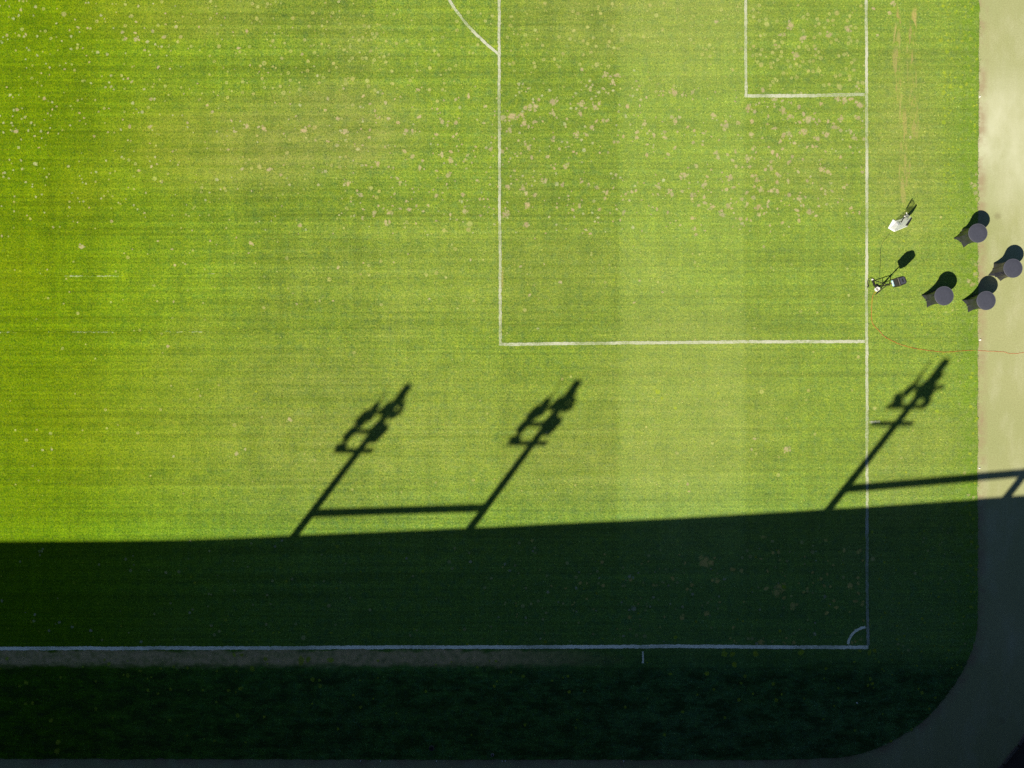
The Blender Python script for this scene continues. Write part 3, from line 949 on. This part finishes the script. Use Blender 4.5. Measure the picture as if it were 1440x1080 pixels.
box('horn_panel', (.012, .25, .13), (-.152, 0, .13), M['cyan'], sp, rot=(0, R(3), 0), bevel=.004)
bm = bmesh.new()
bm_box(bm, (.008, .11, .035), Matrix.Translation((-.162, .04, .16)))
bm_box(bm, (.008, .07, .045), Matrix.Translation((-.160, -.075, .095)))
from_bm('badge', bm, M['white'], sp)

# clutter at the tripod's foot
c = P(1227.8, 398.0)
ps = empty('socket_strip', (c.x, c.y, .035), math.atan2(-9.5, 3.2))
tag(ps, 'black socket strip with a white end lying beside the tripod', 'socket strip')
box('housing', (.30, .075, .05), (.02, 0, 0), M['black'], ps, bevel=.008)
box('end_cap', (.055, .078, .053), (-.158, 0, 0), M['white'], ps, bevel=.008)
for i in range(4):
    bm = bmesh.new()
    bmesh.ops.create_cone(bm, cap_ends=True, segments=12, radius1=.021, radius2=.021, depth=.004, matrix=Matrix.Translation((-.085 + i * .07, 0, .0265)))
    from_bm('socket', bm, M['grille'], ps)
c = P(1232.2, 406.8)
rl = empty('cable_reel', (c.x, c.y, 0), R(38))
tag(rl, 'small white cable box with dark slots where the orange cable ends', 'cable box')
box('case', (.20, .17, .15), (0, 0, .075 + .01), M['white'], rl, bevel=.03)
for i in range(2):
    box('slot', (.030, .12, .006), (-.062 + i * .048, .0, .161), M['black'], rl)
bm = bmesh.new()
bmesh.ops.create_cone(bm, cap_ends=True, segments=16, radius1=.045, radius2=.035, depth=.03, matrix=Matrix.Translation((.052, -.01, .175)))
from_bm('lid', bm, M['white'], rl)
box('mixer', (.13, .10, .05), (.06, .125, .06), M['black'], rl, rot=(0, 0, .3), bevel=.008)

pts = [P(1229.5, 394, .03), P(1226, 391.2, .03), P(1221.5, 391.8, .03), P(1219.3, 395.5, .03), P(1221.0, 399.2, .03), P(1222.5, 397, .03), P(1220.8, 394.5, .032), P(1219.2, 398.5, .03), P(1220.3, 402.5, .03), P(1219.2, 405, .03)]
lc = empty('loose_lead', P(1224, 397, 0))
tag(lc, 'thin dark lead curled over the goal line with a black plug', 'lead')
off = Vector(lc.location)
tube('wire', smooth_path([p - off for p in pts], 6), .0075, M['black'], lc)
pl = P(1220.2, 402.5, .035) - off
box('plug', (.055, .10, .045), pl, M['black'], lc, rot=(0, 0, R(-20)), bevel=.01)

pts = [(1232, 409), (1227.5, 415), (1226, 425), (1225.2, 437), (1225.6, 451), (1229.5, 458.5), (1236, 465), (1243, 473), (1254, 479), (1266, 484.5), (1280, 488.5), (1296, 491.5), (1312, 493.8), (1330, 495), (1348, 493.8), (1362, 492.9), (1376, 492.8), (1395, 494), (1411, 494.8), (1420, 496.8), (1431, 497.2), (1441, 495.8), (1475, 497), (1530, 494)]
raw = smooth_path([P(x, y, .014 if x < 1373 else -.019) for x, y in pts], 8)
raw = [p + Vector((random.gauss(0, .004), random.gauss(0, .006), random.gauss(.0, .003))) for p in raw]
tag(tube('extension_cable', raw, .0075, M['orange']), 'orange extension cable curving from the tripod across grass and track', 'cable')
pts = [(1251.5, 327.5), (1247, 333), (1241, 341), (1238, 350), (1237.6, 362), (1237.4, 374), (1236, 388), (1235, 401)]
tag(tube('microphone_cable', smooth_path([P(x, y, .022) for x, y in pts], 6), .006, M['black']), 'thin dark cable running from the lectern to the tripod', 'cable')

# ------------------------------------------------------------------ acrylic lectern
A_, B_, C_ = P(1248.2, 321.0), P(1257.2, 326.2), P(1255.2, 308.6)
ux = (B_ - A_).normalized()          # depth, away from the pitch
uy = (C_ - A_).normalized()          # width
D0, W0 = (B_ - A_).length, (C_ - A_).length
lec = empty('lectern', A_, math.atan2(ux.y, ux.x))
tag(lec, 'frosted white acrylic lectern with a black rail on the grass', 'lectern')
# local x: depth, local y: width
box('base_plate', (D0, W0, .018), (D0 / 2, W0 / 2, .03), M['acrylic'], lec, bevel=.004)
LH = 1.08
vs = [(D0 - .02, .0, .04), (D0, .0, .04), (D0 - .02, W0, .04), (D0, W0, .04),
      (D0 - .02, .02, LH), (D0, .02, LH), (D0 - .02, W0 + .02, LH), (D0, W0 + .02, LH)]
fs = [(0, 1, 5, 4), (1, 3, 7, 5), (3, 2, 6, 7), (2, 0, 4, 6), (4, 5, 7, 6), (0, 2, 3, 1)]
from_py('front_panel', vs, fs, M['acrylic'], lec)
for s, y in ((0, .055), (1, W0 - .075)):
    vs = [(.07, y, .04), (D0 - .02, y, .04), (D0 - .02, y, LH), (.13, y, LH - .12), (.07, y + .014, .04), (D0 - .02, y + .014, .04), (D0 - .02, y + .014, LH), (.13, y + .014, LH - .12)]
    from_py('side_panel', vs, [(3, 2, 1, 0), (4, 5, 6, 7), (0, 1, 5, 4), (1, 2, 6, 5), (2, 3, 7, 6), (3, 0, 4, 7)], M['acrylic_clear'], lec)
sl = box('reading_shelf', (D0 + .05, W0 + .03, .014), (D0 / 2 - .01, W0 / 2, LH + .05), M['acrylic_clear'], lec, rot=(0, R(9), 0), bevel=.003)
# dark tapered panel on the shelf's far half, added for its wedge shadow
tv = [(D0 - .10, .0, LH + .062), (D0 + .005, .05, LH + .047), (D0 + .01, W0 - .03, LH + .047), (D0 - .055, W0 - .02, LH + .056)]
vs = tv + [(x, y, z + .012) for x, y, z in tv]
fo = from_py('shadow_panel', vs, [(3, 2, 1, 0), (4, 5, 6, 7), (0, 1, 5, 4), (1, 2, 6, 5), (2, 3, 7, 6), (3, 0, 4, 7)], M['black'])
fo.matrix_world = Matrix.Translation(A_) @ Matrix.Rotation(math.atan2(ux.y, ux.x), 4, 'Z')
tag(fo, 'narrow dark panel added on the acrylic lectern to cast a wedge shadow', 'shadow_panel')
rail = bar('rail', (-.02, .0, LH + .14), (-.02, W0 + .02, LH + .14), .021, M['black'], lec)
for y in (.30, .46):
    bm = bmesh.new()
    bmesh.ops.create_uvsphere(bm, u_segments=10, v_segments=8, radius=.028, matrix=Matrix.Translation((-.02, y, LH + .15)))
    from_bm('rail_clip', bm, M['white'], rail, True)
for y in (.03, W0 - .01):
    bar('rail_post', (.0, y, LH + .07), (-.02, y, LH + .14), .009, M['black'], lec)
mc = empty('microphone', (A_.x, A_.y, 0), math.atan2(ux.y, ux.x))
tag(mc, 'small black gooseneck microphone rising from the acrylic lectern', 'microphone')
tube('gooseneck', smooth_path([Vector((.16, W0 * .55, LH + .05)), Vector((.15, W0 * .56, LH + .17)), Vector((.10, W0 * .58, LH + .26)), Vector((.03, W0 * .6, LH + .29))], 5), .007, M['black'], mc)
bm = bmesh.new()
bmesh.ops.create_uvsphere(bm, u_segments=10, v_segments=8, radius=.024, matrix=Matrix.Translation((.01, W0 * .605, LH + .29)))
from_bm('capsule', bm, M['black'], mc, True)

# ------------------------------------------------------------------ small marker caps and sprinklers
def marker(px, py, r, z, lab, grp=None):
    q = P(px, py)
    bm = bmesh.new()
    bmesh.ops.create_cone(bm, cap_ends=True, segments=10, radius1=r, radius2=r * .8, depth=.05, matrix=Matrix.Translation((0, 0, .025)))
    o = from_bm('marker_cap', bm, M['white'])
    o.location = (q.x, q.y, z)
    tag(o, lab, 'marker', grp)


g = 'white caps along the turf edge'
marker(1378, 136, .032, -.03, 'small white cap at the turf edge, topmost on the track side', g)
marker(1378.5, 478, .04, -.03, 'small white cap at the turf edge just above the orange cable', g)
marker(1377.5, 658.5, .03, -.03, 'small white cap at the turf edge above the shadow beam', g)
marker(1204.7, 988, .03, .02, 'tiny white cap in the shaded grass below the corner', g)
for i, x in enumerate((507, 535, 614, 706, 710.5, 877)):
    marker(x, 1070.5, .022, -.03, ['leftmost', 'second from left', 'third from left', 'left of the close pair', 'right of the close pair', 'rightmost'][i] + ' of the tiny white caps along the shaded bottom edge', g)
q = P(692.5, 1061.5)
sk = empty('sprinkler_head', q)
tag(sk, 'round sprinkler head in the shaded turf by the bottom edge', 'sprinkler')
bm = bmesh.new()
bmesh.ops.create_cone(bm, cap_ends=True, segments=20, radius1=.075, radius2=.07, depth=.05, matrix=Matrix.Translation((0, 0, .02)))
from_bm('ring', bm, M['concrete'], sk)
bm = bmesh.new()
bmesh.ops.create_cone(bm, cap_ends=True, segments=20, radius1=.045, radius2=.042, depth=.02, matrix=Matrix.Translation((0, 0, .05)))
from_bm('cap', bm, M['black'], sk)
q = P(607, 1052)
dc = empty('drain_cover', q)
tag(dc, 'dark round drain cover in the shaded grass', 'drain cover')
bm = bmesh.new()
bmesh.ops.create_cone(bm, cap_ends=True, segments=20, radius1=.12, radius2=.115, depth=.04, matrix=Matrix.Translation((0, 0, .015)))
from_bm('frame', bm, M['kerb'], dc)
bm = bmesh.new()
bmesh.ops.create_cone(bm, cap_ends=True, segments=20, radius1=.095, radius2=.095, depth=.01, matrix=Matrix.Translation((0, 0, .036)))
from_bm('lid', bm, M['black'], dc)

# ------------------------------------------------------------------ the grandstand whose roof shades the touchline
RH = 15.0


def caster(px, py, h):
    """the point at height h whose shadow falls on plan point (px, py)"""
    q = P(px, py)
    return Vector((q.x - h * SHX, q.y - h * SHY, h))


st = empty('grandstand', (0, -22, 0))
tag(st, 'roofed grandstand beyond the bottom edge, seen by its shadow', 'grandstand')
OF = Vector((0, 22, 0))
shade_edge = [(-1500, 742), (-700, 757), (-200, 761.5), (0, 761), (200, 759.5), (320, 756.5), (415, 752.5), (540, 747), (660, 742), (800, 735), (960, 727.5), (1165, 715.5), (1300, 706.5), (1440, 697), (1700, 678), (2300, 622), (2900, 520), (3500, 330)]  # final points extend the unseen roof to darken the track corner
front = smooth_path([caster(x, y, RH) for x, y in shade_edge], 6)
BACK = -41.0
vs, fs = [], []
for p in front:
    vs += [(p.x, p.y + 22, RH), (p.x, BACK + 22, RH + 1.2), (p.x, BACK + 22, RH + .8), (p.x, p.y + 22, RH - .35)]
for i in range(len(front) - 1):
    a0, b0 = i * 4, (i + 1) * 4
    for k_ in range(4):
        fs.append((a0 + k_, b0 + k_, b0 + (k_ + 1) % 4, a0 + (k_ + 1) % 4))
fs.append((0, 1, 2, 3)); fs.append(tuple(range((len(front) - 1) * 4, len(front) * 4)))
from_py('roof', vs, fs, M['roofing'], st)
X0, X1 = front[0].x, front[-1].x
box('back_wall', (X1 - X0, .4, RH + .6), ((X0 + X1) / 2, BACK + 22 + .3, (RH + .6) / 2), M['concrete'], st)
for k_ in range(14):
    y0 = -22.6 - k_ * 1.2
    box('tier', (X1 - X0 - 1, 1.2, .9 + k_ * .55), ((X0 + X1) / 2, y0 + 22 - .6, (.9 + k_ * .55) / 2 - .09), M['concrete'], st)
for x in np.arange(X0 + 4, X1 - 2, 9.0):
    bar('column', (x, -35 + 22, 5.5), (x, -35 + 22, RH + .5), .22, M['steel'], st)

# floodlight masts leaning over the pitch from the roof edge
LEAN = .225
masts = [((415, 752), (574, 543), 'leaning floodlight mast on the stand roof casting the leftmost lamp shadow'),
         ((662, 742), (813, 537), 'leaning floodlight mast casting the lamp shadow just left of the middle'),
         ((1166, 715.5), (1331, 507), 'leaning floodlight mast casting the lamp shadow across the goal line'),
         ((1417, 698), (1580, 489), 'leaning floodlight mast casting its shadow on the track')]


def solve(b, t):
    """mast foot at the roof edge; top from its shadow with a forward lean"""
    f = caster(b[0], b[1], RH)
    s = Vector(((t[0] - b[0]) / S, (b[1] - t[1]) / S))
    h = s.x / SHX
    top = f + Vector((0, s.y - h * SHY, h))
    return f, top


mast_pts = []
for i, (b, t, lab) in enumerate(masts):
    f, top = solve(b, t)
    mast_pts.append((f, top))
    root = empty('floodlight_mast', f)
    tag(root, lab, 'floodlight mast', 'floodlight masts on the stand roof')
    d = top - f
    bar('pole', d * -.06, d * .80, .175, M['steel'], root, r1=.14)
    bar('top_section', d * .80, d * 1.0, .15, M['lamp_body'], root, r1=.18)
    v = [0, .015, -.05, 0][i]
    fr = [(.565 + v, -1.10, .62), (.695 + v, -1.15, .45), (.825, -.80, .62)]
    if i == 2: fr = [(.69, -1.05, .72), (.82, -.60, .80), (.575, -1.12, .72)]
    for (tt, xl, xr_) in fr:
        c = d * tt
        box('crossbar', (xr_ - xl, .12, .17), (c.x + (xl + xr_) / 2, c.y, c.z), M['steel'], root)
    a0, a1 = fr[0], fr[1 if i == 2 else 2]
    p0, p1 = d * (a0[0] + (.02 if i != 2 else 0)), d * (a1[0] + .03)
    bar('rail', p0 + Vector((a0[1] + .15, 0, 0)), p1 + Vector((a1[1] + .02, 0, .25)), .075, M['steel'], root)

    def lamp(tt, dx, h, w, tilt=.0):
        c = d * tt + Vector((dx, .1, 0))
        bm = bmesh.new()
        w, h = w * 1.0, h * .95
        bm_box(bm, (w, .22, h), Matrix.Translation(c) @ Matrix.Rotation(tilt, 4, 'Y'), .03)
        L = from_bm('floodlight', bm, M['lamp_body'], root)
        bm = bmesh.new()
        bm_box(bm, (w * .86, .012, h * .86), Matrix.Translation(c + Vector((0, .117, 0))) @ Matrix.Rotation(tilt, 4, 'Y'))
        from_bm('lens', bm, M['lamp_glass'], L)
    if i == 2:
        lamp(.80, .10, .80, .50)
        lamp(.87, .22, .55, .35)
        lamp(.71, .66, .22, .30)
        lamp(.76, .42, .45, .40)
        lamp(.78, -.55, .50, .24)
        lamp(.74, -.85, .40, .14)
        lamp(.71, -.62, .22, .35)
        bar('antenna', d * .82 + Vector((-.62, 0, 0)), d * .82 + Vector((-.72, .2, 1.35)), .06, M['steel'], root, r1=.03)
    else:
        lamp(.655 + v, .32, .80, .48)
        lamp(.71 + v, .12, .50, .40)
        lamp(.665 + v, -.95, .70, .18)
        lamp(.775, -.62, .35, .30)
        lamp(.735 + v, -.80, .30, .30)
        lamp(.70 + v, .50, .30, .20)
        lamp(.90, .16, .40, .30)
        lamp(.79 + v, .40, .34, .26)
        lamp(.835, -.05, .72, .48)
        lamp(.775, -.86, .78, .34)
        lamp(.845, -.68, .40, .22)
        lamp(.575 + v, -.85, .14, .50)
        lamp(.855, .45, .20, .25)
        bar('antenna', d * .83 + Vector((-.70, 0, .2)), d * .83 + Vector((-.88, .35, 1.25 + .3 * i)), .035, M['steel'], root, r1=.015)
# ties between the masts
for (i, j, ta, tb, lab) in ((0, 1, .145, .137, 'horizontal tie between the two left floodlight masts'), (2, 3, .135, .155, 'horizontal tie between the two right floodlight masts')):
    a0 = mast_pts[i][0].lerp(mast_pts[i][1], ta)
    b0 = mast_pts[j][0].lerp(mast_pts[j][1], tb)
    o = bar('tie_beam', a0, b0, .165, M['steel'])
    tag(o, lab, 'beam', 'ties between the floodlight masts')
